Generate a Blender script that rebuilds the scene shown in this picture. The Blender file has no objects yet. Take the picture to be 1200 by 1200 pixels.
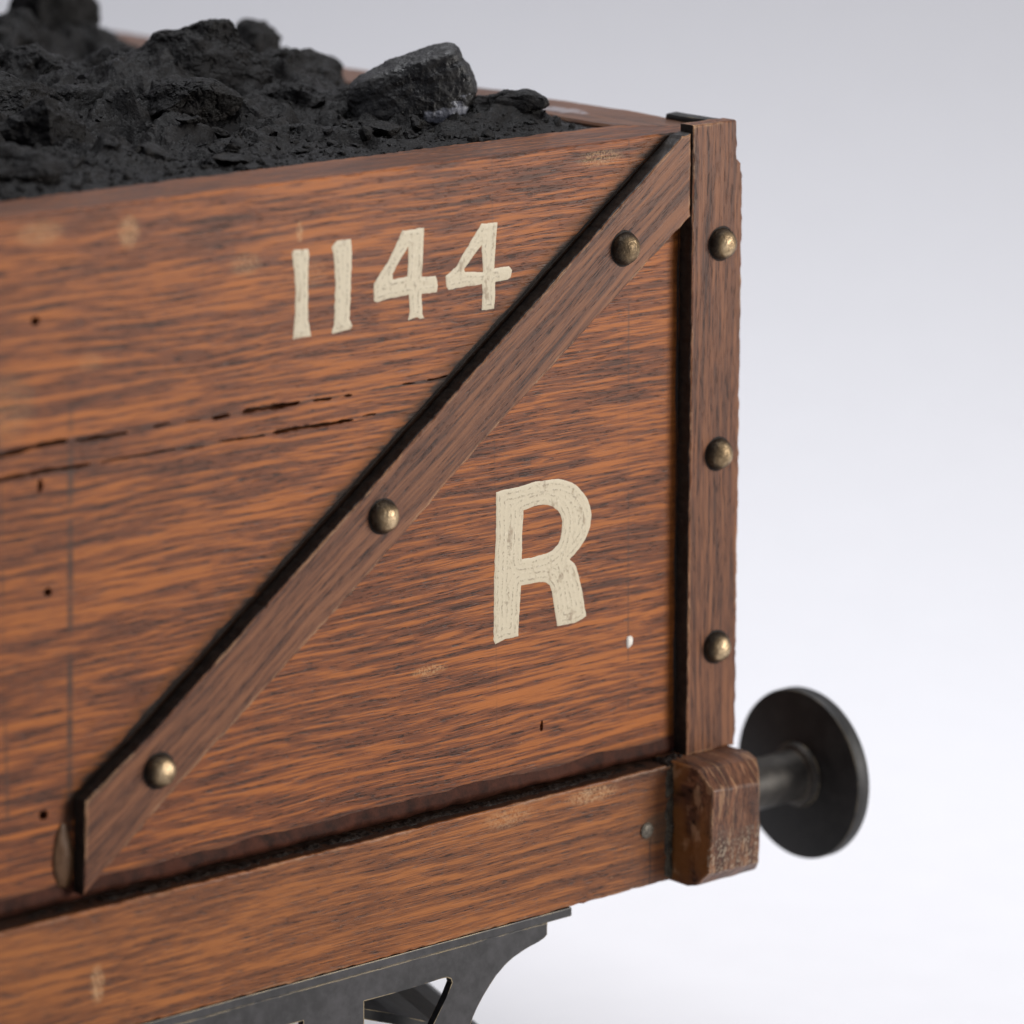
import bpy, bmesh, math, random
import numpy as np
from mathutils import Vector, Matrix
from mathutils.geometry import delaunay_2d_cdt

# ------------------------------------------------------------------ scene, camera, light
scene = bpy.context.scene
COL = scene.collection
scene.render.engine = 'CYCLES'
scene.cycles.use_denoising = True
scene.cycles.max_bounces = 8
scene.view_settings.view_transform = 'Standard'
scene.view_settings.look = 'None'
scene.view_settings.exposure = 0.0
scene.view_settings.gamma = 1.0
scene.view_settings.use_curve_mapping = False

MM = 0.001
H = 250.0            # table to top edge of the wagon side, in millimetres (all sizes below are mm)

camd = bpy.data.cameras.new('camera')
camd.sensor_width = 36.0
camd.lens = 156.0
camd.clip_start = 0.02
camd.clip_end = 50.0
camd.dof.use_dof = True
camd.dof.focus_distance = 1.012
camd.dof.aperture_fstop = 9.5
camd.dof.aperture_blades = 9
cam = bpy.data.objects.new('camera', camd)
COL.objects.link(cam)
right = Vector((0.75776673, -0.65252554, 0.0))
up = Vector((0.14788673, 0.17173833, 0.97397919))
back = Vector((-0.63554629, -0.73804903, 0.22663746))
mw = Matrix((right, up, back)).transposed().to_4x4()
mw.translation = Vector((-0.69973569, -0.74793401, 0.14681425 + H * MM))
cam.matrix_world = mw
scene.camera = cam

world = bpy.data.worlds.new('World')
scene.world = world
world.use_nodes = True
world.node_tree.nodes['Background'].inputs[0].default_value = (0.85, 0.87, 1.0, 1)
world.node_tree.nodes['Background'].inputs[1].default_value = 0.255


def area(name, loc, target, sx, sy, power, color):
    d = bpy.data.lights.new(name, 'AREA')
    d.shape = 'RECTANGLE'
    d.size, d.size_y = sx, sy
    d.energy = power
    d.color = color
    o = bpy.data.objects.new(name, d)
    COL.objects.link(o)
    o.location = loc
    o.rotation_euler = (Vector(target) - Vector(loc)).to_track_quat('-Z', 'Y').to_euler()
    return o


area('softbox_key', (0.95, -1.25, 0.50), (-0.05, 0.0, 0.17), 0.55, 0.75, 25.0, (1.0, 0.965, 0.92))
ov = area('softbox_overhead', (0.16, 0.24, 1.05), (0.16, 0.24, 0.0), 0.8, 0.8, 4.0, (0.96, 0.97, 1.0))
ov.data.spread = math.radians(110)

rng = np.random.default_rng(7)
random.seed(7)


# ------------------------------------------------------------------ numeric noise
def _hash(i, j, k, s):
    n = (i * 374761393 + j * 668265263 + k * 2147483647 + s * 974634777) & 0xFFFFFFFF
    n = ((n ^ (n >> 13)) * 1274126177) & 0xFFFFFFFF
    n = (n ^ (n >> 16)) * 2246822519 & 0xFFFFFFFF
    return ((n ^ (n >> 15)) & 0xFFFFFF) / float(0xFFFFFF)


def vnoise(P, seed=0):
    P = np.asarray(P, float)
    I = np.floor(P).astype(np.int64)
    f = P - I
    f = f * f * (3 - 2 * f)
    out = 0
    for a in (0, 1):
        wa = f[:, 0] if a else 1 - f[:, 0]
        for b in (0, 1):
            wb = f[:, 1] if b else 1 - f[:, 1]
            for c in (0, 1):
                wc = f[:, 2] if c else 1 - f[:, 2]
                out = out + wa * wb * wc * _hash(I[:, 0] + a, I[:, 1] + b, I[:, 2] + c, seed)
    return out * 2 - 1


def fbm(P, octaves=4, seed=0, gain=0.5):
    out = 0
    amp = 1.0
    P = np.asarray(P, float)
    for o in range(octaves):
        out = out + amp * vnoise(P * (2.03 ** o) + 17.3 * o, seed + o)
        amp *= gain
    return out


def ridged(P, octaves=4, seed=0):
    out = 0
    amp = 1.0
    P = np.asarray(P, float)
    for o in range(octaves):
        out = out + amp * (1 - 2 * np.abs(vnoise(P * (2.03 ** o) + 9.1 * o, seed + o)))
        amp *= 0.5
    return out


# ------------------------------------------------------------------ objects
def link_mesh(name, verts, faces, mat, parent=None, smooth=False, mats=None, idx=None, base=H):
    """verts in mm; z measured from the top edge of the wagon side (base=H) or locally (base=0)."""
    me = bpy.data.meshes.new(name)
    v = np.asarray(verts, float).copy()
    v[:, 2] += base
    me.from_pydata((v * MM).tolist(), [], [tuple(f) for f in faces])
    for m in (mats or [mat]):
        me.materials.append(m)
    if idx is not None:
        me.polygons.foreach_set('material_index', np.asarray(idx, np.int32))
    if smooth:
        me.polygons.foreach_set('use_smooth', np.ones(len(me.polygons), bool))
    me.update()
    o = bpy.data.objects.new(name, me)
    COL.objects.link(o)
    if parent:
        o.parent = parent
    return o


def from_bm(name, bm, mat, parent=None, smooth=False):
    me = bpy.data.meshes.new(name)
    bm.to_mesh(me)
    bm.free()
    me.materials.append(mat)
    if smooth:
        me.polygons.foreach_set('use_smooth', np.ones(len(me.polygons), bool))
    o = bpy.data.objects.new(name, me)
    COL.objects.link(o)
    if parent:
        o.parent = parent
    return o


def tag(o, label=None, cat=None, group=None, kind=None):
    if label: o['label'] = label
    if cat: o['category'] = cat
    if group: o['group'] = group
    if kind: o['kind'] = kind
    return o


def dense(poly, step):
    """resample a closed outline at about the given step, keeping the corners"""
    out = []
    n = len(poly)
    for i in range(n):
        a = np.array(poly[i], float)
        b = np.array(poly[(i + 1) % n], float)
        k = max(1, int(np.hypot(*(b - a)) / step))
        for j in range(k):
            out.append(a + (b - a) * j / k)
    return np.array(out)


def inward(poly):
    """unit inward normals of a counter-clockwise outline"""
    nx = np.roll(poly, -1, 0) - np.roll(poly, 1, 0)
    nx /= np.maximum(np.hypot(nx[:, 0], nx[:, 1])[:, None], 1e-9)
    return np.stack([-nx[:, 1], nx[:, 0]], 1)


def ccw(poly):
    p = np.array(poly, float)
    a = np.sum(p[:, 0] * np.roll(p[:, 1], -1) - np.roll(p[:, 0], -1) * p[:, 1])
    return p if a > 0 else p[::-1].copy()


def cdt(outer, holes=(), extra=None):
    pts = [tuple(p) for p in outer]
    faces = [tuple(range(len(outer)))]
    for h in holes:
        b = len(pts)
        pts += [tuple(p) for p in h]
        faces.append(tuple(b + i for i in range(len(h)))[::-1])
    if extra is not None:
        pts += [tuple(p) for p in extra]
    v, _, f, *_ = delaunay_2d_cdt([Vector(p) for p in pts], [], faces, 2 if holes else 1, 1e-5)
    return np.array([(p.x, p.y) for p in v]), [tuple(t) for t in f]


def slab(name, outline, y_front, y_back, mat, parent, holes=(), bevel=0.5, step=2.0, jitter=0.12, seed=0,
         pockets=(), pocket_depth=3.5, back_shift=None, side_mat=None, side_test=None, wob=0.0):
    """board standing in the XZ plane: jittered outline, worn bevel on the front, real holes and pockets"""
    out = ccw(dense(outline, step))
    nin = inward(out)
    q = np.c_[out * 0.35, np.zeros(len(out))]
    out = out + nin * (np.abs(fbm(q, 3, seed)) * jitter + vnoise(q * 1.4, seed + 3) * jitter * 0.3)[:, None]
    if wob:
        out = out + nin * (vnoise(q * 0.12, seed + 5) * wob)[:, None]
    bv = bevel * (1.0 + 0.6 * fbm(np.c_[out * 0.5, np.ones(len(out))], 2, seed + 9))
    bv = np.clip(bv, bevel * 0.25, bevel * 2.2)
    ring = [(out + nin * bv[:, None], np.full(len(out), y_front)),
            (out + nin * (bv * 0.3)[:, None], y_front + bv * 0.35),
            (out, y_front + bv),
            (out if back_shift is None else back_shift(out), np.full(len(out), y_back))]
    hs = [ccw(h) for h in list(holes) + list(pockets)]
    v2, f2 = cdt(ring[0][0], hs)
    V = [(x, y_front, z) for x, z in v2]
    F = []
    for t in f2:
        a, b, c = (v2[i] for i in t)
        s = (b[0] - a[0]) * (c[1] - a[1]) - (b[1] - a[1]) * (c[0] - a[0])
        F.append(t if s > 0 else t[::-1])
    I = [0] * len(F)
    n = len(out)
    base = []
    for p, y in ring:
        base.append(len(V))
        V += [(p[i, 0], y[i], p[i, 1]) for i in range(n)]
    for r in range(3):
        for i in range(n):
            j = (i + 1) % n
            F.append((base[r] + i, base[r + 1] + i, base[r + 1] + j, base[r] + j))
            side = 0
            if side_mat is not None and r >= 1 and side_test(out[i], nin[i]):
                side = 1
            I.append(side)
    nh = len(holes)
    for k, h in enumerate(hs):
        b0 = len(V)
        yb = y_back if k < nh else y_front + pocket_depth
        V += [(x, y_front, z) for x, z in h] + [(x, yb, z) for x, z in h]
        m = len(h)
        for i in range(m):
            j = (i + 1) % m
            F.append((b0 + i, b0 + j, b0 + m + j, b0 + m + i))
            I.append(0)
        if k >= nh:
            F.append(tuple(b0 + m + i for i in range(m)))
            I.append(0)
    v2, f2 = cdt(ring[3][0], [ccw(h) for h in holes])
    b0 = len(V)
    V += [(x, y_back, z) for x, z in v2]
    F += [tuple(b0 + i for i in t) for t in f2]
    I += [0] * len(f2)
    o = link_mesh(name, V, F, mat, parent, mats=[mat] + ([side_mat] if side_mat else []), idx=I)
    bm = bmesh.new()
    bm.from_mesh(o.data)
    bmesh.ops.remove_doubles(bm, verts=bm.verts, dist=2e-6)
    bmesh.ops.recalc_face_normals(bm, faces=bm.faces)
    bm.to_mesh(o.data)
    bm.free()
    return o


def block(name, x0, x1, y0, y1, z0, z1, mat, parent, bevel=0.5, jitter=0.0, cuts=0, seed=0):
    bm = bmesh.new()
    bmesh.ops.create_cube(bm, size=1)
    for v in bm.verts:
        v.co = Vector((x0 + (v.co.x + .5) * (x1 - x0), y0 + (v.co.y + .5) * (y1 - y0), z0 + (v.co.z + .5) * (z1 - z0) + H)) * MM
    if bevel:
        bmesh.ops.bevel(bm, geom=list(bm.edges), offset=bevel * MM, segments=2, affect='EDGES', profile=0.6)
    if cuts:
        bmesh.ops.subdivide_edges(bm, edges=[e for e in bm.edges if e.calc_length() > 3 * MM], cuts=cuts, use_grid_fill=True)
    if jitter:
        P = np.array([v.co[:] for v in bm.verts]) / MM
        d = np.stack([fbm(P * 0.12, 3, seed + s) for s in range(3)], 1) * jitter * MM
        for v, q in zip(bm.verts, d):
            v.co += Vector(q)
    bmesh.ops.recalc_face_normals(bm, faces=bm.faces)
    return from_bm(name, bm, mat, parent)


def revolve(name, profile, mat, parent, origin, axis='X', seg=64, smooth=True):
    """profile: (along axis, radius) pairs in mm, revolved round an axis through origin"""
    V, F = [], []
    for a, r in profile:
        for i in range(seg):
            t = 2 * math.pi * i / seg
            c, s = math.cos(t) * r, math.sin(t) * r
            V.append((origin[0] + a, origin[1] + c, origin[2] + s) if axis == 'X' else
                     (origin[0] + c, origin[1] + a, origin[2] + s))
    for k in range(len(profile) - 1):
        for i in range(seg):
            j = (i + 1) % seg
            F.append((k * seg + i, k * seg + j, (k + 1) * seg + j, (k + 1) * seg + i))
    F.append(tuple(range(seg)))
    F.append(tuple((len(profile) - 1) * seg + i for i in range(seg)))
    o = link_mesh(name, V, F, mat, parent, smooth=False)
    bm = bmesh.new()
    bm.from_mesh(o.data)
    bmesh.ops.recalc_face_normals(bm, faces=bm.faces)
    if smooth:
        for f in bm.faces:
            f.smooth = len(f.verts) == 4
        for e in bm.edges:
            if len(e.link_faces) == 2 and e.calc_face_angle(0) > 0.6:
                e.smooth = False
    bm.to_mesh(o.data)
    bm.free()
    return o


# ------------------------------------------------------------------ materials
class NT:
    def __init__(self, name):
        self.mat = bpy.data.materials.new(name)
        self.mat.use_nodes = True
        self.t = self.mat.node_tree
        self.n = self.t.nodes
        self.p = self.n['Principled BSDF']
        self.obj = self.n.new('ShaderNodeTexCoord').outputs['Object']

    def link(self, a, b):
        if hasattr(a, 'is_linked') or hasattr(a, 'links'):
            self.t.links.new(a, b)
        else:
            b.default_value = a

    def math(self, op, a, b=0.0, c=None, clamp=False):
        m = self.n.new('ShaderNodeMath')
        m.operation = op
        m.use_clamp = clamp
        self.link(a, m.inputs[0]); self.link(b, m.inputs[1])
        if c is not None: self.link(c, m.inputs[2])
        return m.outputs[0]

    def vec(self, op, a, b):
        m = self.n.new('ShaderNodeVectorMath')
        m.operation = op
        self.link(a, m.inputs[0])
        if op == 'SCALE': self.link(b, m.inputs[3])
        else: self.link(b, m.inputs[1])
        return m.outputs['Value'] if op in ('DOT_PRODUCT', 'DISTANCE', 'LENGTH') else m.outputs['Vector']

    def mapping(self, v, rot=(0, 0, 0), scale=(1, 1, 1), loc=(0, 0, 0)):
        m = self.n.new('ShaderNodeMapping')
        self.link(v, m.inputs['Vector'])
        m.inputs['Rotation'].default_value = rot
        m.inputs['Scale'].default_value = scale
        m.inputs['Location'].default_value = loc
        return m.outputs[0]

    def noise(self, v, scale=1.0, detail=2.0, rough=0.5, dist=0.0, color=False):
        m = self.n.new('ShaderNodeTexNoise')
        self.link(v, m.inputs['Vector'])
        m.inputs['Scale'].default_value = scale
        m.inputs['Detail'].default_value = detail
        m.inputs['Roughness'].default_value = rough
        m.inputs['Distortion'].default_value = dist
        return m.outputs['Color' if color else 'Fac']

    def step(self, v, a, b):
        m = self.n.new('ShaderNodeMapRange')
        m.interpolation_type = 'SMOOTHSTEP'
        self.link(v, m.inputs['Value'])
        m.inputs['From Min'].default_value = a
        m.inputs['From Max'].default_value = b
        return m.outputs['Result']

    def ramp(self, v, stops):
        r = self.n.new('ShaderNodeValToRGB')
        self.link(v, r.inputs[0])
        e = r.color_ramp.elements
        while len(e) < len(stops): e.new(0.5)
        for el, (p, c) in zip(e, stops):
            el.position = p
            el.color = (*c, 1)
        return r.outputs[0]

    def mix(self, f, a, b, mode='MIX'):
        m = self.n.new('ShaderNodeMix')
        m.data_type = 'RGBA'
        m.blend_type = mode
        self.link(f, m.inputs[0])
        self.link(a if hasattr(a, 'links') else (*a, 1), m.inputs[6])
        self.link(b if hasattr(b, 'links') else (*b, 1), m.inputs[7])
        return m.outputs[2]

    def sep(self, v):
        m = self.n.new('ShaderNodeSeparateXYZ')
        self.link(v, m.inputs[0])
        return m.outputs

    def edge(self, radius):
        """0 on flat faces, rising to 1 where an arris has been rubbed"""
        b = self.n.new('ShaderNodeBevel')
        b.samples = 6
        b.inputs['Radius'].default_value = radius * MM
        g = self.n.new('ShaderNodeNewGeometry')
        d = self.vec('DOT_PRODUCT', b.outputs[0], g.outputs['Normal'])
        return self.math('SUBTRACT', 1.0, d)

    def bump(self, h, dist, strength=1.0, prev=None):
        b = self.n.new('ShaderNodeBump')
        b.inputs['Distance'].default_value = dist * MM
        b.inputs['Strength'].default_value = strength
        self.link(h, b.inputs['Height'])
        if prev is not None: self.link(prev, b.inputs['Normal'])
        return b.outputs[0]


def wood(name, rot, dark, mid, light, streak=(24, 2.1), shift=(0, 0, 0), wear=0.0, marks=None, rough=0.42,
         contrast=1.0, coat=0.03, stretch=1.0):
    N = NT(name)
    v = N.mapping(N.obj, rot=rot)
    v = N.mapping(v, scale=(1000, 1000, 1000 * stretch), loc=shift)                     # millimetres, grain along x
    w = N.noise(N.mapping(v, scale=(1 / 60, 1 / 22, 1 / 22)), 1, 1.0, color=True)
    v = N.vec('ADD', v, N.vec('MULTIPLY', N.vec('SUBTRACT', w, (.5, .5, .5)), (6.0, 2.8, 2.8)))
    w2 = N.noise(N.mapping(v, scale=(1 / 7, 1 / 2.5, 1 / 2.5)), 1, 1.0, color=True)
    v = N.vec('ADD', v, N.vec('MULTIPLY', N.vec('SUBTRACT', w2, (.5, .5, .5)), (4.0, 0.35, 0.35)))
    sx, sz = streak
    a = N.noise(N.mapping(v, scale=(1 / sx, 1 / sz, 1 / sz)), 1, 2.2, 0.5)
    a2 = N.noise(N.mapping(v, scale=(1 / (sx * .5), 1 / (sz * .42), 1 / (sz * .42)), loc=(5, 9, 2)), 1, 2.0, 0.5)
    big = N.noise(N.mapping(v, scale=(1 / 70, 1 / 14, 1 / 14), loc=(1, 7, 3)), 1, 1.0)
    fine = N.noise(N.mapping(v, scale=(1 / 10, 1 / .30, 1 / .30)), 1, 2.0, 0.6)
    pore = N.noise(N.mapping(v, scale=(1 / 3.2, 1 / .34, 1 / .34), loc=(3, 1, 8)), 1, 1.0)
    ph = N.noise(N.mapping(v, scale=(1 / 55, 1 / 9, 1 / 9), loc=(8, 3, 5)), 1, 2.0)
    vs = N.sep(v)
    band = N.math('SINE', N.math('MULTIPLY', N.math('ADD', N.math('ADD', vs[2], N.math('MULTIPLY', vs[1], 0.7)), N.math('MULTIPLY', ph, 13.0)), 2 * math.pi / (sz * 1.75)))
    val = N.math('ADD', N.math('MULTIPLY', a, 0.42), N.math('MULTIPLY', a2, 0.32))
    val = N.math('ADD', val, N.math('MULTIPLY', big, 0.16))
    val = N.math('ADD', val, N.math('ADD', 0.05, N.math('MULTIPLY', band, 0.035)))
    val = N.math('ADD', N.math('MULTIPLY', N.math('SUBTRACT', val, 0.5), 3.5 * contrast), 0.5)
    val = N.math('ADD', val, N.math('MULTIPLY', N.math('SUBTRACT', fine, 0.5), 1.05))
    base = N.ramp(val, [(0.08, dark), (0.30, tuple(d * .55 + m * .45 for d, m in zip(dark, mid))), (0.50, mid), (0.72, light),
                        (0.97, tuple(min(1, l * 1.12) for l in light))])
    # open pores, packed with old polish, mostly inside the dark flecks
    pm = N.math('MULTIPLY', N.step(pore, 0.56, 0.66), N.math('SUBTRACT', 1.05, N.step(val, 0.2, 0.75)), clamp=True)
    base = N.mix(N.math('MULTIPLY', pm, 0.9), base, tuple(d * 0.45 for d in dark))
    # pale rubbed specks
    sp = N.noise(N.mapping(v, scale=(1 / 3.4, 1 / 1.3, 1 / 1.3), loc=(31, 4, 0)), 1, 3.0, 0.6)
    base = N.mix(N.math('MULTIPLY', N.step(sp, 0.735, 0.80), 0.55), base, (0.50, 0.31, 0.16))
    if wear:
        e = N.edge(1.4)
        br = N.noise(N.obj, 260, 4.0, 0.65)
        br2 = N.noise(N.obj, 60, 2.0, 0.5)
        k = N.math('MULTIPLY', N.step(e, 0.008, 0.09), N.step(N.math('ADD', N.math('MULTIPLY', br, .5), N.math('MULTIPLY', br2, .5)), 0.44, 0.60))
        base = N.mix(N.math('MULTIPLY', k, wear), base, (0.46, 0.27, 0.14))
    r = N.math('ADD', rough, N.math('MULTIPLY', N.math('SUBTRACT', fine, 0.5), 0.35))
    if marks:
        base = marks(N, base)
    N.link(base, N.p.inputs['Base Color'])
    N.link(r, N.p.inputs['Roughness'])
    N.p.inputs['Specular IOR Level'].default_value = 0.22
    N.p.inputs['Coat Weight'].default_value = coat
    N.p.inputs['Coat Roughness'].default_value = 0.34
    h = N.math('SUBTRACT', N.math('ADD', N.math('MULTIPLY', fine, 0.7), N.math('MULTIPLY', val, 0.12)), N.math('MULTIPLY', pm, 0.9))
    und = N.noise(N.obj, 45, 3.0, 0.5)
    b1 = N.bump(und, 0.25, 0.5)
    N.link(N.bump(h, 0.07, 0.8, b1), N.p.inputs['Normal'])
    return N.mat


def panel_marks(N, base):
    """old spilt varnish beside the strips, scribed lines and rubbed spots of the side board"""
    p = N.vec('SCALE', N.obj, 1000.0)
    x, y, z = N.sep(p)
    z = N.math('SUBTRACT', z, H)
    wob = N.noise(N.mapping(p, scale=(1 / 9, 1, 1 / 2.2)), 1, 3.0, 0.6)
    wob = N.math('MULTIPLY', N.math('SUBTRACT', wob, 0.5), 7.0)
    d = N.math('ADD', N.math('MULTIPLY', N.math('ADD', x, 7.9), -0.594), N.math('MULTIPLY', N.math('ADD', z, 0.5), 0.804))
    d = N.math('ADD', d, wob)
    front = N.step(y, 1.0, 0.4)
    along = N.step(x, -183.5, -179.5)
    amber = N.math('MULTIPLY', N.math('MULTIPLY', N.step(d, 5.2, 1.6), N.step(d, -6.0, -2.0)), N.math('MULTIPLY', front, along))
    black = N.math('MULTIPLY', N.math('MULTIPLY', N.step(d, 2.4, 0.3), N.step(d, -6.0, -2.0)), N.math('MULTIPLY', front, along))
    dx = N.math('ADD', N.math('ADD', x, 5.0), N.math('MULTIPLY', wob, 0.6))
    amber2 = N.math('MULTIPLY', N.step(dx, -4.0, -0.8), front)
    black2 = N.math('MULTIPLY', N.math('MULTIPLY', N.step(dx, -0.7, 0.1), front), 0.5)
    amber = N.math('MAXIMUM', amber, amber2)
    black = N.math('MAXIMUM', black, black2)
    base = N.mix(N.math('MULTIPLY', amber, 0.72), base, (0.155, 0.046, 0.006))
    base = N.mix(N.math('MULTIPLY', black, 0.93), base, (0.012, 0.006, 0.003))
    # dark bottom margin of the board
    zb = N.math('ADD', z, N.math('MULTIPLY', wob, 0.35))
    base = N.mix(N.math('MULTIPLY', N.step(zb, -143.8, -146.0), 0.80), base, (0.035, 0.014, 0.009))
    # scribed setting-out lines
    ln = N.noise(N.mapping(p, scale=(1 / 30, 1, 1 / 9)), 1, 3.0, 0.6)
    for x0, sl, wd, am in ((-176.0, 0.031, 1.2, 0.80), (-195.3, 0.004, 0.7, 0.45), (-20.3, -0.006, 0.45, 0.42), (-61.6, -0.01, 0.35, 0.25)):
        dd = N.math('ABSOLUTE', N.math('SUBTRACT', N.math('SUBTRACT', x, x0), N.math('MULTIPLY', z, sl)))
        m = N.math('MULTIPLY', N.step(dd, wd, wd * 0.25), N.step(ln, 0.36, 0.58))
        if x0 == -176.0: m = N.math('MULTIPLY', m, N.step(z, -28.0, -62.0))
        base = N.mix(N.math('MULTIPLY', N.math('MULTIPLY', m, am), front), base, (0.045, 0.026, 0.018))
    # hairline continuation of the two split seams
    hn = N.noise(N.mapping(p, scale=(1 / 16, 1, 1 / 9), loc=(4, 0, 2)), 1, 3.0, 0.6)
    hw_ = N.noise(N.mapping(p, scale=(1 / 5, 1, 0.01)), 1, 2.0, 0.5)
    for z0 in (-49.1, -54.8):
        dd = N.math('ABSOLUTE', N.math('ADD', N.math('SUBTRACT', z, z0), N.math('MULTIPLY', N.math('SUBTRACT', hw_, 0.5), 0.9)))
        m = N.math('MULTIPLY', N.math('MULTIPLY', N.step(dd, 0.42, 0.10), N.step(hn, 0.34, 0.52)), N.math('MULTIPLY', front, N.step(x, -66.0, -76.0)))
        base = N.mix(N.math('MULTIPLY', m, 0.8), base, (0.022, 0.011, 0.007))
    # rubbed pale patches
    rub = N.noise(p, 1.3, 5.0, 0.75)
    for cx, cz, rx, rz, am in ((-161.5, -6.6, 3.2, 4.0, 0.75), (-194.0, -40, 9.0, 9.0, 0.25), (-131.0, -17.0, 5.0, 3.0, .35), (-116.2, -11.5, 1.1, 2.6, .8),
                               (-172.0, -33.0, 4.0, 2.5, .2), (-80.5, -116.0, 6.0, 1.6, .55), (-112.8, -21.0, 5.0, 4.0, .15), (-29.0, -4.0, 8.0, 2.2, .45),
                               (-184.0, -4.5, 7.0, 3.0, .45)):
        q = N.math('ADD', N.math('POWER', N.math('DIVIDE', N.math('SUBTRACT', x, cx), rx), 2.0),
                   N.math('POWER', N.math('DIVIDE', N.math('SUBTRACT', z, cz), rz), 2.0))
        m = N.math('MULTIPLY', N.step(q, 1.1, 0.1), N.step(rub, 0.40, 0.60))
        base = N.mix(N.math('MULTIPLY', N.math('MULTIPLY', m, am), front), base, (0.50, 0.30, 0.14))
    # flat top of the board: mixed towards a greyer brown
    tp = N.step(y, 0.5, 1.5)
    base = N.mix(N.math('MULTIPLY', tp, 0.45), base, (0.085, 0.050, 0.034))
    return base


def end_marks(N, base):
    p = N.vec('SCALE', N.obj, 1000.0)
    x, y, z = N.sep(p)
    n = N.noise(p, 0.30, 3.0, 0.6)
    q = N.math('ADD', N.math('POWER', N.math('DIVIDE', N.math('SUBTRACT', x, -2.0), 4.0), 2.0),
               N.math('POWER', N.math('DIVIDE', N.math('SUBTRACT', y, 45.0), 10.0), 2.0))
    m = N.math('MULTIPLY', N.step(N.math('ADD', q, N.math('MULTIPLY', N.math('SUBTRACT', n, .5), 3.0)), 0.95, 0.3), 0.45)
    base = N.mix(0.45, base, (0.105, 0.064, 0.046))
    return N.mix(m, base, (0.42, 0.42, 0.45))


def sill_marks(N, base):
    p = N.vec('SCALE', N.obj, 1000.0)
    x, y, z = N.sep(p)
    z = N.math('SUBTRACT', z, H)
    rub = N.noise(p, 1.2, 5.0, 0.75)
    for cx, cz, rx, rz, am in ((-178.0, -167.0, 2.2, 5.0, .8), (-62.0, -153.0, 9.0, 3.0, .35), (-36.0, -152.6, 9.0, 2.4, .6)):
        q = N.math('ADD', N.math('POWER', N.math('DIVIDE', N.math('SUBTRACT', x, cx), rx), 2.0),
                   N.math('POWER', N.math('DIVIDE', N.math('SUBTRACT', z, cz), rz), 2.0))
        m = N.math('MULTIPLY', N.step(q, 1.1, 0.1), N.step(rub, 0.40, 0.60))
        base = N.mix(N.math('MULTIPLY', m, am), base, (0.50, 0.30, 0.15))
    # grimy patch round the nail at the end
    n = N.noise(p, 0.5, 3.0, 0.6)
    q = N.math('ADD', N.math('POWER', N.math('DIVIDE', N.math('SUBTRACT', x, -15.0), 5.5), 2.0),
               N.math('POWER', N.math('DIVIDE', N.math('SUBTRACT', z, -165.0), 4.6), 2.0))
    m = N.step(N.math('ADD', q, N.math('MULTIPLY', N.math('SUBTRACT', n, .5), 1.6)), 1.0, 0.5)
    base = N.mix(N.math('MULTIPLY', m, 0.6), base, (0.075, 0.06, 0.038))
    # hairline shake below the nail
    d = N.math('ABSOLUTE', N.math('ADD', x, N.math('ADD', 17.6, N.math('MULTIPLY', N.math('SUBTRACT', n, .5), 1.2))))
    m = N.math('MULTIPLY', N.step(d, 0.4, 0.1), N.step(z, -166.0, -168.0))
    base = N.mix(N.math('MULTIPLY', m, 0.7), base, (0.02, 0.012, 0.01))
    # dirt lying on the ledge
    m = N.math('MULTIPLY', N.step(z, -151.1, -150.6), N.step(y, -5.7, -4.9))
    base = N.mix(N.math('MULTIPLY', m, 0.9), base, (0.014, 0.009, 0.007))
    # the darker end nearest the buffer beam
    m = N.step(N.math('ADD', x, N.math('MULTIPLY', N.math('SUBTRACT', n, .5), 30.0)), -34.0, -12.0)
    return N.mix(N.math('MULTIPLY', m, 0.45), base, (0.06, 0.032, 0.022))


ANG = math.atan(0.7385)
ORANGE = dict(dark=(0.064, 0.0225, 0.0105), mid=(0.185, 0.054, 0.0165), light=(0.335, 0.104, 0.0215))
BROWN = dict(dark=(0.048, 0.021, 0.013), mid=(0.128, 0.049, 0.023), light=(0.195, 0.078, 0.034))
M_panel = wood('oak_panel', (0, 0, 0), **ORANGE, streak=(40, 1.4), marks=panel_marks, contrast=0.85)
M_sill = wood('oak_sill', (0, 0, 0), dark=(0.072, 0.0265, 0.0125), mid=(0.188, 0.062, 0.019), light=(0.310, 0.106, 0.026), streak=(44, 1.9), shift=(90, 40, 13), wear=0.7,
              marks=sill_marks, contrast=0.62)
M_brace = wood('oak_brace', (0, ANG, 0), **BROWN, streak=(80, 1.7), shift=(11, 70, 31), wear=0.9, contrast=0.66)
M_post = wood('oak_post', (0, math.pi / 2, 0), **BROWN, streak=(60, 1.4), shift=(51, 20, 7), wear=0.9, contrast=0.66)
M_end = wood('oak_end', (0, 0, -math.pi / 2), **BROWN, streak=(40, 2.2), shift=(5, 2, 70), wear=0.5, marks=end_marks)


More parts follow.
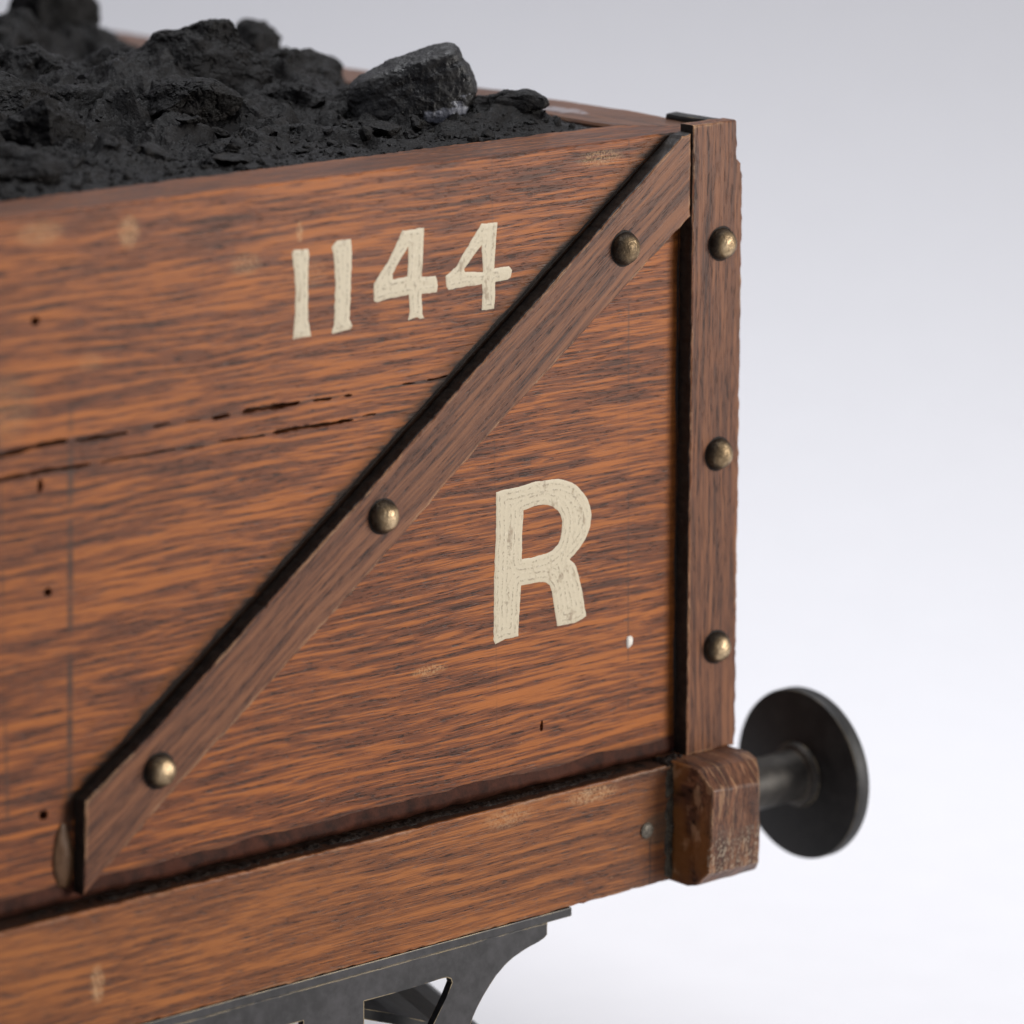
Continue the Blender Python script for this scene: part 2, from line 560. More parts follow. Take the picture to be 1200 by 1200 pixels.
def beam_marks(N, base):
    p = N.vec('SCALE', N.obj, 1000.0)
    x, y, z = N.sep(p)
    z = N.math('SUBTRACT', z, H)
    # amber varnish lying on the inner flank
    n = N.noise(N.mapping(p, scale=(1, .5, .35)), 0.2, 2.0, 0.5)
    m = N.math('MULTIPLY', N.math('MULTIPLY', N.step(x, -8.9, -9.7), N.step(n, 0.36, 0.56)), 0.8)
    base = N.mix(m, base, (0.185, 0.070, 0.019))
    # pale scuffed pores in the end grain
    s = N.noise(N.mapping(p, scale=(1.5, 1.0, 1.1)), 1, 3.0, 0.7)
    mm = N.math('MULTIPLY', N.step(y, -17.0, -17.8), N.math('MULTIPLY', N.step(s, 0.50, 0.62), N.step(N.math('ADD', z, N.math('MULTIPLY', n, 12.0)), -157.0, -163.0)))
    base = N.mix(N.math('MULTIPLY', mm, 0.75), base, (0.34, 0.27, 0.19))
    st = N.noise(N.mapping(p, scale=(1 / 1.1, 1 / 8, 1 / 9)), 1, 3.0, 0.6)
    base = N.mix(N.math('MULTIPLY', N.step(st, 0.56, 0.66), 0.55), base, (0.36, 0.20, 0.105))
    return base


M_beam = wood('oak_buffer_beam', (0, 0, -math.pi / 2), stretch=0.22, dark=(0.034, 0.016, 0.011), mid=(0.095, 0.038, 0.020), light=(0.165, 0.070, 0.034), streak=(40, 2.2),
              shift=(5, 22, 7), wear=0.85, marks=beam_marks, contrast=0.6)


def simple(name, col, rough, metal=0.0, var=0.35, scale=400, bump=0.05, spec=0.5, col2=None):
    N = NT(name)
    n = N.noise(N.obj, scale, 4.0, 0.65)
    c2 = col2 or tuple(c * (1 - var) for c in col)
    N.link(N.ramp(n, [(0.35, c2), (0.65, col)]), N.p.inputs['Base Color'])
    N.link(N.math('ADD', rough - 0.1, N.math('MULTIPLY', n, 0.2)), N.p.inputs['Roughness'])
    N.p.inputs['Metallic'].default_value = metal
    N.p.inputs['Specular IOR Level'].default_value = spec
    if bump: N.link(N.bump(n, bump), N.p.inputs['Normal'])
    return N.mat


M_gunk = simple('old_black_polish', (0.020, 0.013, 0.009), 0.55, spec=0.15, col2=(0.008, 0.006, 0.005), scale=700, bump=0.25)
M_grime = simple('dried_grime', (0.085, 0.070, 0.048), 0.7, spec=0.2, col2=(0.016, 0.012, 0.009), scale=500, bump=0.3)
M_bead = simple('dirty_red_polish', (0.072, 0.025, 0.015), 0.6, spec=0.07, col2=(0.022, 0.009, 0.006), scale=200, bump=0.14)
M_amber = simple('amber_resin', (0.135, 0.070, 0.033), 0.42, spec=0.25, col2=(0.075, 0.036, 0.016), scale=160, bump=0.15)
M_nail = simple('dull_nail', (0.20, 0.175, 0.135), 0.45, metal=0.5, col2=(0.06, 0.05, 0.04), scale=600, bump=0.3)
M_liner = simple('dark_floor_wood', (0.06, 0.035, 0.022), 0.7)
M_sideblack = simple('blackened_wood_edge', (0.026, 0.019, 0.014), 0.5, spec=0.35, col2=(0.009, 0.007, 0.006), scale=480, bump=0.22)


def brass_mat():
    N = NT('worn_brass')
    info = N.n.new('ShaderNodeObjectInfo')
    v = N.vec('ADD', N.obj, N.vec('SCALE', N.vec('MULTIPLY', info.outputs['Location'], (7.1, 3.3, 5.7)), 1.0))
    n = N.noise(v, 330, 4.0, 0.65)
    big = N.noise(v, 130, 2.0, 0.5)
    x, y, z = N.sep(N.obj)
    crown = N.step(y, -0.0012, -0.0030)           # rubbed bright on the crown of the dome, dark round the rim
    f = N.math('ADD', N.math('MULTIPLY', N.math('ADD', N.math('MULTIPLY', n, .5), N.math('MULTIPLY', big, .5)), 0.9), N.math('MULTIPLY', crown, 0.28))
    col = N.ramp(f, [(0.44, (0.036, 0.028, 0.020)), (0.60, (0.095, 0.068, 0.041)), (0.72, (0.21, 0.145, 0.08)), (0.85, (0.54, 0.40, 0.24))])
    N.link(col, N.p.inputs['Base Color'])
    N.p.inputs['Metallic'].default_value = 0.85
    N.link(N.math('SUBTRACT', 0.68, N.math('MULTIPLY', f, 0.30)), N.p.inputs['Roughness'])
    N.link(N.bump(N.noise(v, 430, 3.0, 0.6), 0.6, 1.0), N.p.inputs['Normal'])
    return N.mat


M_brass = brass_mat()


def iron_mat(name, dark, light, metal, rough, edge_amt, blotch=(0.45, 0.68)):
    N = NT(name)
    n = N.noise(N.obj, 300, 5.0, 0.7)
    b = N.noise(N.obj, 70, 3.0, 0.6)
    f = N.math('ADD', N.math('MULTIPLY', n, .6), N.math('MULTIPLY', b, .4))
    col = N.ramp(f, [(blotch[0], dark), (blotch[1], light)])
    e = N.edge(0.55)
    k = N.math('MULTIPLY', N.step(e, 0.03, 0.16), N.step(N.noise(N.obj, 150, 3.0, 0.6), 0.38, 0.58))
    k = N.math('MULTIPLY', k, edge_amt)
    N.link(N.mix(k, col, (0.50, 0.39, 0.22)), N.p.inputs['Base Color'])
    N.p.inputs['Metallic'].default_value = metal
    N.link(N.math('ADD', rough, N.math('MULTIPLY', N.math('SUBTRACT', n, .5), .3)), N.p.inputs['Roughness'])
    N.link(N.bump(n, 0.04), N.p.inputs['Normal'])
    return N.mat


M_iron = iron_mat('grey_blackened_metal', (0.036, 0.035, 0.035), (0.066, 0.063, 0.065), 0.5, 0.46, 0.95, blotch=(0.42, 0.66))
M_black = iron_mat('black_metal', (0.010, 0.0095, 0.009), (0.028, 0.026, 0.024), 0.2, 0.54, 0.85)


def paint_mat():
    N = NT('cream_paint')
    at = N.n.new('ShaderNodeAttribute')
    at.attribute_name = 'edge_distance'
    d = at.outputs['Fac']
    wn = N.noise(N.obj, 420, 3.0, 0.6)
    t = N.math('ADD', N.math('MULTIPLY', d, 4.6), N.math('MULTIPLY', wn, 5.5))
    s = N.math('ADD', N.math('MULTIPLY', N.math('SINE', t), 0.5), 0.5)
    g = N.noise(N.obj, 1100, 3.0, 0.7)
    grey = N.math('MULTIPLY', N.step(s, 0.62, 1.0), N.step(g, 0.44, 0.60))
    worn = N.step(N.noise(N.mapping(N.obj, scale=(1, 1, 0.45)), 420, 4.0, 0.7), 0.54, 0.68)
    c = N.mix(N.math('MULTIPLY', N.math('MULTIPLY', grey, N.step(wn, 0.36, 0.55)), 0.78), (0.545, 0.47, 0.33), (0.19, 0.145, 0.09))
    c = N.mix(N.math('MULTIPLY', worn, 0.7), c, (0.24, 0.17, 0.10))
    c = N.mix(N.math('MULTIPLY', N.step(g, 0.58, 0.7), 0.45), c, (0.68, 0.60, 0.47))
    N.link(c, N.p.inputs['Base Color'])
    N.p.inputs['Roughness'].default_value = 0.5
    N.link(N.bump(N.math('ADD', s, N.math('MULTIPLY', g, 0.8)), 0.02, 0.8), N.p.inputs['Normal'])
    return N.mat


M_paint = paint_mat()


def coal_mat(name, glaze=None):
    N = NT(name)
    n = N.noise(N.obj, 420, 6.0, 0.72)
    b = N.noise(N.obj, 95, 3.0, 0.6)
    col = N.ramp(N.math('ADD', N.math('MULTIPLY', n, .6), N.math('MULTIPLY', b, .4)),
                 [(0.34, (0.0032, 0.0028, 0.0026)), (0.52, (0.0078, 0.0069, 0.0065)), (0.70, (0.021, 0.0188, 0.0177))])
    dust = N.step(N.noise(N.obj, 160, 5.0, 0.7), 0.60, 0.74)
    col = N.mix(N.math('MULTIPLY', dust, 0.30), col, (0.060, 0.047, 0.037))
    glint = N.step(N.noise(N.obj, 1900, 2.0, 0.6), 0.66, 0.76)  # tiny glints painted into the colour as pale specks
    col = N.mix(N.math('MULTIPLY', glint, 0.6), col, (0.085, 0.080, 0.078))
    rough = N.math('ADD', 0.22, N.math('MULTIPLY', N.step(n, 0.38, 0.62), 0.45))
    if glaze:
        (cx, cy, cz), r = glaze
        dd = N.vec('DISTANCE', N.vec('MULTIPLY', N.obj, (1, 1, 1.35)), (cx * MM, cy * MM, cz * 1.35 * MM))
        q = N.math('ADD', N.math('DIVIDE', dd, r * MM), N.math('MULTIPLY', N.math('SUBTRACT', N.noise(N.mapping(N.obj, rot=(0, 0.6, 0), scale=(0.55, 1, 1.7)), 300, 4.0, 0.65), 0.5), 3.6))
        m = N.step(q, 0.95, 0.55)
        col = N.mix(N.math('MULTIPLY', m, 0.62), col, (0.34, 0.35, 0.40))
        rough = N.math('SUBTRACT', rough, N.math('MULTIPLY', m, 0.3))
    N.link(col, N.p.inputs['Base Color'])
    N.link(rough, N.p.inputs['Roughness'])
    N.p.inputs['Specular IOR Level'].default_value = 0.42 if glaze else 0.16
    b1 = N.bump(b, 0.8, 0.5)
    gr = N.noise(N.obj, 1500, 3.0, 0.7)
    b2 = N.bump(n, 0.30 if glaze else 0.6, 1.0, b1)
    N.link(N.bump(gr, 0.05 if glaze else 0.22, 1.0, b2), N.p.inputs['Normal'])
    return N.mat


M_coal = coal_mat('coal')

# ------------------------------------------------------------------ setting: white studio table sweeping up into a backdrop
N = NT('white_backdrop_paper')
N.link(N.ramp(N.noise(N.obj, 60, 3.0), [(0.3, (0.80, 0.80, 0.825)), (0.7, (0.815, 0.815, 0.84))]), N.p.inputs['Base Color'])
N.p.inputs['Roughness'].default_value = 0.85
N.p.inputs['Specular IOR Level'].default_value = 0.15
M_back = N.mat
g = np.array([0.653, 0.758]); rr = np.array([0.758, -0.653])
prof = [(-1900.0, 0.0), (-500.0, 0.0), (420.0, 0.0)]
R_ = 1500.0
for i in range(1, 41):
    a = math.radians(80) * i / 40
    prof.append((420.0 + R_ * math.sin(a), R_ * (1 - math.cos(a))))
e = prof[-1]
prof.append((e[0] + 120, e[1] + 900))
V, F = [], []
for d, z in prof:
    for s in (-2600.0, 2600.0):
        q = g * d + rr * s
        V.append((q[0], q[1], z))
for k in range(len(prof) - 1):
    F.append((2 * k, 2 * k + 1, 2 * k + 3, 2 * k + 2))
bd = link_mesh('table_backdrop', V, F, M_back, smooth=True, base=0.0)
tag(bd, 'white studio table curving up into a pale grey backdrop behind the wagon', kind='structure')

# ------------------------------------------------------------------ the wagon
XL = -400.0           # far (left) end of the body
YB = 250.0            # back side of the body
TH = 18.0             # thickness of the side boards
wagon = bpy.data.objects.new('coal_wagon', None)
COL.objects.link(wagon)
wagon.empty_display_size = 0.05
tag(wagon, 'wooden model railway coal wagon with diagonal strip, painted 1144 and R, on white backdrop', 'model wagon')


def slit(pts, w, seed):
    """wobbly narrow slot round a centre line"""
    c = np.array(pts, float)
    t = np.r_[0, np.cumsum(np.hypot(*np.diff(c, axis=0).T))]
    n = max(6, int(t[-1] / 0.7))
    s = np.linspace(0, t[-1], n)
    x, z = np.interp(s, t, c[:, 0]), np.interp(s, t, c[:, 1])
    hw = w * (0.55 + 0.5 * np.abs(fbm(np.c_[s * 0.35, s * 0, s * 0 + seed], 3, seed))) * np.clip(np.minimum(s, t[-1] - s) / 1.2 + 0.25, 0, 1)
    z = z + 0.12 * vnoise(np.c_[s * 0.5, s * 0 + seed, s * 0], seed + 4)
    return np.r_[np.c_[x, z - hw], np.c_[x[::-1], (z + hw)[::-1]]]


def pit(x, z, rx, rz, seed):
    a = np.linspace(0, 2 * math.pi, 14, endpoint=False)
    r = 1 + 0.25 * vnoise(np.c_[np.cos(a) * 1.5, np.sin(a) * 1.5, a * 0 + seed], seed)
    return np.c_[x + rx * r * np.cos(a), z + rz * r * np.sin(a)]


slits = []
for k, (w, pts) in enumerate([
    (0.55, [(-199, -49.9), (-195.3, -49.7), (-190.0, -49.3), (-184.6, -48.9), (-178.2, -48.8)]),
    (0.45, [(-176.6, -49.1), (-172.1, -49.3), (-162.8, -49.4)]),
    (0.26, [(-156.4, -49.0), (-151.6, -48.9)]),
    (0.24, [(-147.6, -49.0), (-143.6, -49.3)]),
    (0.38, [(-140.8, -49.4), (-135.6, -49.1)]),
    (0.62, [(-132.6, -49.0), (-127.8, -49.0), (-116.6, -49.1)]),
    (0.40, [(-113.1, -49.2), (-107.7, -49.4)]),
    (0.34, [(-104.4, -49.3), (-102.0, -49.4)]),
    (0.22, [(-87.9, -48.9), (-83.9, -49.1)]),
    (0.24, [(-80.8, -48.9), (-74.5, -48.6)]),
    (0.40, [(-199, -54.9), (-195.5, -54.8), (-188.5, -54.7), (-183.7, -54.5), (-172.3, -54.8)]),
    (0.24, [(-170.1, -54.7), (-157.3, -54.6), (-150.0, -54.7)]),
    (0.18, [(-148.6, -54.8), (-142.5, -55.2)]),
    (0.26, [(-139.0, -54.7), (-129.1, -55.0), (-126.2, -55.1)]),
    (0.46, [(-124.3, -54.9), (-117.9, -54.7), (-110.3, -54.9), (-101.8, -55.0)]),
    (0.22, [(-99.4, -54.6), (-95.2, -54.5)]),
]):
    slits.append(slit(pts, w * 1.3, 40 + k))
slits += [pit(-185.7, -22.7, 1.2, 1.1, 1), pit(-185.5, -57.6, 0.7, 1.6, 2), pit(-184.2, -80.6, 1.0, 1.0, 3), pit(-186.7, -128.8, 1.1, 1.0, 4),
          pit(-46.6, -135.2, 0.5, 1.3, 5)]


def mitre(xa, xb):
    def f(o):
        t = (o[:, 0] - XL) / (9.5 - XL)
        return np.c_[xa + t * (xb - xa), o[:, 1]]
    return f


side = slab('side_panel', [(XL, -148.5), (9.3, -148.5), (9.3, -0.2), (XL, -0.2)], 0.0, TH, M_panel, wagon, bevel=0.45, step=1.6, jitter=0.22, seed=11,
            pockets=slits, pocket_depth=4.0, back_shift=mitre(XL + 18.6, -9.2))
tag(side, 'orange brown oak side board with split seams and painted marks')

side2 = slab('side_panel', [(XL, -148.5), (9.3, -148.5), (9.3, -0.2), (XL, -0.2)], YB, YB - TH, M_panel, wagon, bevel=0.45, step=4, jitter=0.2, seed=12,
             back_shift=mitre(XL + 18.6, -9.2))


def end_board(x_out, x_in, seed):
    """mitred board across the end of the body"""
    ys = np.linspace(0.25, YB - 0.25, 126)
    yi = np.linspace(TH + 0.2, YB - TH - 0.2, 126)
    s = np.sign(x_out - x_in)
    V, F = [], []
    for i in range(126):
        q = np.array([[ys[i] * 0.06, 3.3, seed * 1.0]])
        j = 0.25 * fbm(q * 4, 3, seed)[0]
        k = 0.35 * fbm(q, 3, seed + 5)[0]
        V += [(x_out, ys[i], -148.5), (x_out, ys[i], -0.9 + k), (x_out - s * 0.7 + j * .5, ys[i], -0.15 + k),
              (x_in + s * 0.5 + j * .5, yi[i], -0.2 + k * .6), (x_in, yi[i], -0.8 + k * .6), (x_in, yi[i], -148.5)]
    for i in range(125):
        for k in range(6):
            a, b = i * 6 + k, i * 6 + (k + 1) % 6
            F.append((a, b, b + 6, a + 6))
    F += [tuple(range(6)), tuple(range(750, 756))]
    o = link_mesh('end_panel', V, F, M_end, wagon)
    bm = bmesh.new(); bm.from_mesh(o.data)
    bmesh.ops.recalc_face_normals(bm, faces=bm.faces)
    bm.to_mesh(o.data); bm.free()
    return o


end_board(9.6, -9.2, 3)
end_board(XL - 0.1, XL + 18.7, 4)
block('floor_board', XL + 19, -9.6, TH + .3, YB - TH - .3, -148.4, -140, M_liner, wagon, bevel=0.5)

# diagonal strip and corner post
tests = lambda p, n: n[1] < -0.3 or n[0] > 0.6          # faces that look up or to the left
brace_poly = [(-4.85, -0.1), (-7.9, -0.5), (-70.8, -47.6), (-161.9, -115.2), (-179.2, -126.6), (-180.2, -147.4), (-159.2, -131.2), (-100.9, -89.2), (-70.1, -65.6), (-4.85, -19.6)]
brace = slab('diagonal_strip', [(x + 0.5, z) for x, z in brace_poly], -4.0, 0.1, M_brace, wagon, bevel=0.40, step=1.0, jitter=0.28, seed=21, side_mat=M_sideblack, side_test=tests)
post_poly = [(-5.0, -149.9), (10.0, -149.9), (10.5, -147), (10.5, -110), (10.7, -60), (10.7, -11.5), (10.1, -10.2), (10.1, -8.6), (8.9, -7.4), (8.7, 1.4), (8.2, 1.9), (-4.6, 1.7)]
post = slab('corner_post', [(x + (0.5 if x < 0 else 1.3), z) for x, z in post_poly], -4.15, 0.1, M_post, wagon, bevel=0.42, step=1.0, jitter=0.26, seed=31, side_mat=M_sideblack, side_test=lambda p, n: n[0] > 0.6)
# the end board's own outer edge, planted behind the post
slab('corner_post', [(XL - 10, -149.9), (XL + 5, -149.9), (XL + 5, 1.7), (XL - 10, 1.7)], -5.0, 0.1, M_post, wagon, bevel=0.42, step=2, jitter=0.2, seed=33)
slab('diagonal_strip', [(XL + 5.3, -0.1), (XL + 5.3, -19.6), (-224, -146.5), (-224, -126.0)], -5.0, 0.1, M_brace, wagon, bevel=0.4, step=2, jitter=0.2, seed=35)

# polish run along the brace and the post: an uneven dark fillet
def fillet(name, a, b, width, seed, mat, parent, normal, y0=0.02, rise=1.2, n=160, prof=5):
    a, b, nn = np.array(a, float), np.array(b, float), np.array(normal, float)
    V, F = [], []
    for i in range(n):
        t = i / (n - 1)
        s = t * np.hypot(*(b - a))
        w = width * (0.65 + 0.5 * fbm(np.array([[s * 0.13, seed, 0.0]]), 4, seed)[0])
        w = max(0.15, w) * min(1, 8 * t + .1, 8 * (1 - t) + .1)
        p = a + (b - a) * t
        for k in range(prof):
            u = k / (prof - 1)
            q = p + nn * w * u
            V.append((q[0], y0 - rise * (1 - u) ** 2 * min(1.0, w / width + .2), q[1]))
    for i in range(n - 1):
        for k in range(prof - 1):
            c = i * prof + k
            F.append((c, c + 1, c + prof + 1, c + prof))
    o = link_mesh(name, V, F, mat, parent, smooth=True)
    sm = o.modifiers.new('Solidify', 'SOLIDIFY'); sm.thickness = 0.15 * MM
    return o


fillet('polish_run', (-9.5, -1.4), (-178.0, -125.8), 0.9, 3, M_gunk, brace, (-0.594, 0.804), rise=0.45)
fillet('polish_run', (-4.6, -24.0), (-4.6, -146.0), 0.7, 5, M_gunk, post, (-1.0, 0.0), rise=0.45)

# thick dirty polish rounding off the bottom of the board
V, F = [], []
nb = 260
for i in range(nb):
    x = -399 + (394.0) * i / (nb - 1)
    q = np.array([[x * 0.10, 1.0, 0.0]])
    top = -145.3 + 0.6 * fbm(q, 5, 8)[0]
    bul = 0.6 + 0.15 * fbm(q * 2.2, 3, 9)[0]
    bot = -149.5 + 0.25 * fbm(q * 3, 2, 10)[0]
    for k in range(8):
        u = k / 7
        z = top + (bot - top) * u
        y = -bul * math.sin(math.pi * min(1, u * 0.62)) ** 1.3 if u < 0.8 else -bul * 0.55 * (1 - u) / 0.2 + 0.6 * (u - .8) / .2
        V.append((x, y + 0.03, z))
for i in range(nb - 1):
    for k in range(7):
        c = i * 8 + k
        F.append((c, c + 8, c + 9, c + 1))
o = link_mesh('polish_bead', V, F, M_bead, side, smooth=True)
tag(o, 'dark reddish run of old polish along the bottom of the board')

# lumpy drop of amber resin beside the foot of the strip
bm = bmesh.new()
bmesh.ops.create_icosphere(bm, subdivisions=4, radius=1)
P = np.array([v.co[:] for v in bm.verts])
nz = 1 + 0.12 * fbm(P * 1.6, 3, 14)
for v, s in zip(bm.verts, nz):
    t = v.co.z
    wid = 1.0 - 0.35 * max(0, t)
    v.co = Vector((-181.9 + 2.6 * v.co.x * s * wid + 0.2 * t, -0.1 + 1.1 * v.co.y * s * wid, -139.0 + 7.6 * t * s + H)) * MM
drop = from_bm('resin_drop', bm, M_amber, side, smooth=True)
tag(drop, 'amber drop of dried resin beside the foot of the diagonal strip')

# painted figures
GLYPH = {
    'numeral_one': [([(-118.4, -15.9), (-117.9, -15.3), (-113.9, -15.5), (-113.8, -17.1), (-114.1, -21.7), (-114.2, -31.1), (-113.4, -34.8), (-114.8, -34.8), (-116.0, -34.8), (-118.4, -34.9), (-117.9, -31.3), (-117.5, -24.2), (-117.9, -19.7)], None),
                    ([(-107.5, -15.8), (-105.9, -14.6), (-102.1, -14.7), (-101.9, -16.7), (-101.9, -19.1), (-102.3, -25.9), (-102.7, -32.5), (-101.9, -34.0), (-102.5, -34.6), (-105.0, -34.8), (-107.5, -35.0), (-107.7, -34.4), (-107.0, -32.7), (-106.5, -23.2), (-107.0, -17.3)], None)],
    'numeral_four': [([(-87.5, -14.4), (-83.6, -14.5), (-83.0, -14.3), (-81.4, -14.4), (-81.6, -19.3), (-82.1, -25.4), (-78.1, -25.6), (-77.4, -27.9), (-77.8, -29.3), (-82.1, -29.2), (-82.0, -33.7), (-81.4, -34.7), (-82.6, -34.7), (-83.4, -34.2), (-84.8, -34.4), (-86.1, -34.6), (-85.6, -32.8), (-85.9, -28.9), (-90.3, -29.0), (-95.0, -29.5), (-95.8, -29.1), (-95.8, -25.2), (-91.8, -20.9)],
                      [(-85.9, -18.1), (-85.9, -20.9), (-86.2, -24.8), (-87.9, -24.9), (-90.4, -25.0), (-90.5, -23.7), (-88.4, -20.9)]),
                     ([(-64.7, -15.3), (-62.7, -15.4), (-61.0, -15.5), (-60.0, -15.5), (-60.2, -16.9), (-60.5, -20.6), (-61.0, -25.9), (-56.7, -25.8), (-55.6, -26.8), (-56.2, -28.6), (-56.9, -28.9), (-60.7, -29.0), (-60.7, -31.6), (-61.0, -35.0), (-64.7, -35.0), (-64.4, -31.4), (-64.6, -29.0), (-69.5, -29.0), (-74.4, -29.2), (-75.0, -28.4), (-75.2, -26.0), (-72.0, -24.1), (-70.0, -21.4)],
                      [(-64.6, -20.1), (-64.3, -26.3), (-69.5, -25.7), (-69.8, -25.0), (-67.8, -23.0)])],
    'letter_r': [([(-60.5, -77.5), (-56.6, -77.3), (-52.2, -77.2), (-48.8, -76.8), (-45.2, -76.9), (-41.5, -77.2), (-39.2, -77.9), (-37.5, -78.7), (-35.6, -79.9), (-34.1, -81.4), (-32.7, -83.1), (-31.8, -85.0), (-31.4, -87.3), (-31.6, -89.2), (-32.3, -91.1), (-33.3, -92.8), (-34.6, -94.3), (-38.0, -96.8), (-36.7, -97.9), (-36.0, -98.9), (-35.1, -101.7), (-33.9, -106.3), (-32.9, -111.2), (-34.2, -111.8), (-36.2, -112.2), (-41.9, -112.1), (-42.5, -109.3), (-43.4, -103.9), (-44.2, -102.0), (-45.1, -101.2), (-46.2, -100.8), (-48.8, -100.6), (-53.0, -100.6), (-53.5, -107.0), (-53.8, -112.5), (-57.8, -112.5), (-60.8, -113.2), (-61.3, -111.9), (-61.1, -98.4), (-60.5, -85.4)],
                  [(-52.2, -83.0), (-49.9, -82.6), (-47.7, -82.4), (-44.9, -82.8), (-43.2, -83.5), (-41.7, -84.6), (-40.9, -85.8), (-40.4, -87.2), (-40.6, -89.8), (-41.0, -91.5), (-41.7, -92.7), (-43.4, -93.8), (-45.4, -94.3), (-48.8, -94.5), (-52.7, -94.4), (-52.6, -88.8)])],
}


def seg_dist(P, poly):
    a = poly
    b = np.roll(poly, -1, 0)
    d = b - a
    L = np.maximum((d ** 2).sum(1), 1e-9)
    t = np.clip(((P[:, None, :] - a[None]) * d[None]).sum(2) / L[None], 0, 1)
    q = a[None] + t[..., None] * d[None]
    return np.sqrt(((P[:, None, :] - q) ** 2).sum(2)).min(1)


def rough_outline(poly, seed):
    o = ccw(dense(poly, 0.35))
    nin = inward(o)
    return o + nin * (0.10 * fbm(np.c_[o * 0.9, np.zeros(len(o))], 3, seed))[:, None]


gi = 0
for name, items in GLYPH.items():
    for outer, hole in items:
        gi += 1
        o = rough_outline(outer, 60 + gi)
        h = [rough_outline(hole, 90 + gi)] if hole else []
        lo, hi = o.min(0), o.max(0)
        st = 0.28
        gx, gz = np.meshgrid(np.arange(lo[0], hi[0], st), np.arange(lo[1], hi[1], st))
        ex = np.c_[gx.ravel(), gz.ravel()] + rng.uniform(-.07, .07, (gx.size, 2))
        allp = [o] + h
        dm = np.min([seg_dist(ex, p) for p in allp], 0)
        ex = ex[dm > 0.16]
        v2, f2 = cdt(o, h, ex)
        d = np.min([seg_dist(v2, p) for p in allp], 0)
        P3 = np.c_[v2, np.zeros(len(v2))]
        ht = 0.025 + 0.085 * np.clip(d / 0.35, 0, 1) ** 0.6 + 0.015 * fbm(P3 * 1.4, 3, gi)
        V = [(x, -t, z) for (x, z), t in zip(v2, ht)]
        F = []
        for t in f2:
            a, b, c = (v2[i] for i in t)
            s = (b[0] - a[0]) * (c[1] - a[1]) - (b[1] - a[1]) * (c[0] - a[0])
            F.append(t if s > 0 else t[::-1])
        for p in allp:
            b0 = len(V)
            m = len(p)
            V += [(x, -0.02, z) for x, z in p] + [(x, 0.05, z) for x, z in p]
            d = np.r_[d, np.zeros(2 * m)]
            for i in range(m):
                j = (i + 1) % m
                F.append((b0 + i, b0 + m + i, b0 + m + j, b0 + j))
        ob = link_mesh(name, V, F, M_paint, side, smooth=True)
        at = ob.data.attributes.new('edge_distance', 'FLOAT', 'POINT')
        at.data.foreach_set('value', d.astype(np.float32))
spl = pit(-19.2, -119.8, 1.0, 1.6, 8)
ob = link_mesh('paint_splash', [(x, -0.12, z) for x, z in spl] + [(x, 0.05, z) for x, z in spl] + [(-19.2, -0.35, -119.6)],
               [(i, (i + 1) % 14, 28) for i in range(14)] + [(i, 14 + i, 14 + (i + 1) % 14, (i + 1) % 14) for i in range(14)],
               simple('white_paint', (0.78, 0.74, 0.66), 0.5, var=.1), side, smooth=True)

# domed brass rivets
def dome_mesh(r, hgt):
    V, F = [], []
    seg, rings = 40, 14
    for k in range(rings):
        a = (math.pi / 2) * k / (rings - 1)
        rr_, y = r * math.cos(a), -hgt * math.sin(a) ** 0.95
        for i in range(seg):
            t = 2 * math.pi * i / seg
            q = np.array([[math.cos(t) * rr_ * .5, y * .5, math.sin(t) * rr_ * .5]])
            s = 1 + 0.022 * fbm(q * 1.2, 3, 77)[0]
            V.append((rr_ * math.cos(t) * s, y * s, rr_ * math.sin(t) * s))
    for k in range(rings - 1):
        for i in range(seg):
            j = (i + 1) % seg
            F.append((k * seg + i, k * seg + j, (k + 1) * seg + j, (k + 1) * seg + i))
    return V, F


rv = None
rcol = None
for par, spots in ((brace, [(-25.2, -24.8), (-96.9, -76.9), (-159.3, -123.5)]), (post, [(5.3, -27.0), (4.8, -77.2), (4.9, -124.3)])):
    for x, z in spots:
        if rv is None:
            V, F = dome_mesh(3.8, 3.4)
            rv = link_mesh('rivet', V, F, M_brass, par, smooth=True, base=0.0)
            V, F = dome_mesh(4.2, 0.28)
            rcol = link_mesh('rivet_grime', V, F, M_gunk, par, smooth=True, base=0.0)
            r, c = rv, rcol
        else:
            r = rv.copy(); COL.objects.link(r); r.parent = par
            c = rcol.copy(); COL.objects.link(c); c.parent = par
        yf = -4.0 if par is brace else -4.15
        r.location = (x * MM, yf * MM, (z + H) * MM)
        r.rotation_euler = (0, random.uniform(0, 6.28), 0)
        c.location = (x * MM, (yf + 0.01) * MM, (z + H) * MM)
        c.rotation_euler = (0, random.uniform(0, 6.28), 0)

# sole bar
sill = slab('sole_bar', [(XL, -178.8), (-10.9, -178.8), (-10.9, -150.1), (XL, -150.1)], -6.0, 14.0, M_sill, wagon, bevel=0.40, step=1.2, jitter=0.25, seed=51)
slab('sole_bar', [(XL, -178.8), (-10.9, -178.8), (-10.9, -150.1), (XL, -150.1)], YB + 6.0, YB - 14, M_sill, wagon, bevel=0.40, step=4, jitter=0.2, seed=52)


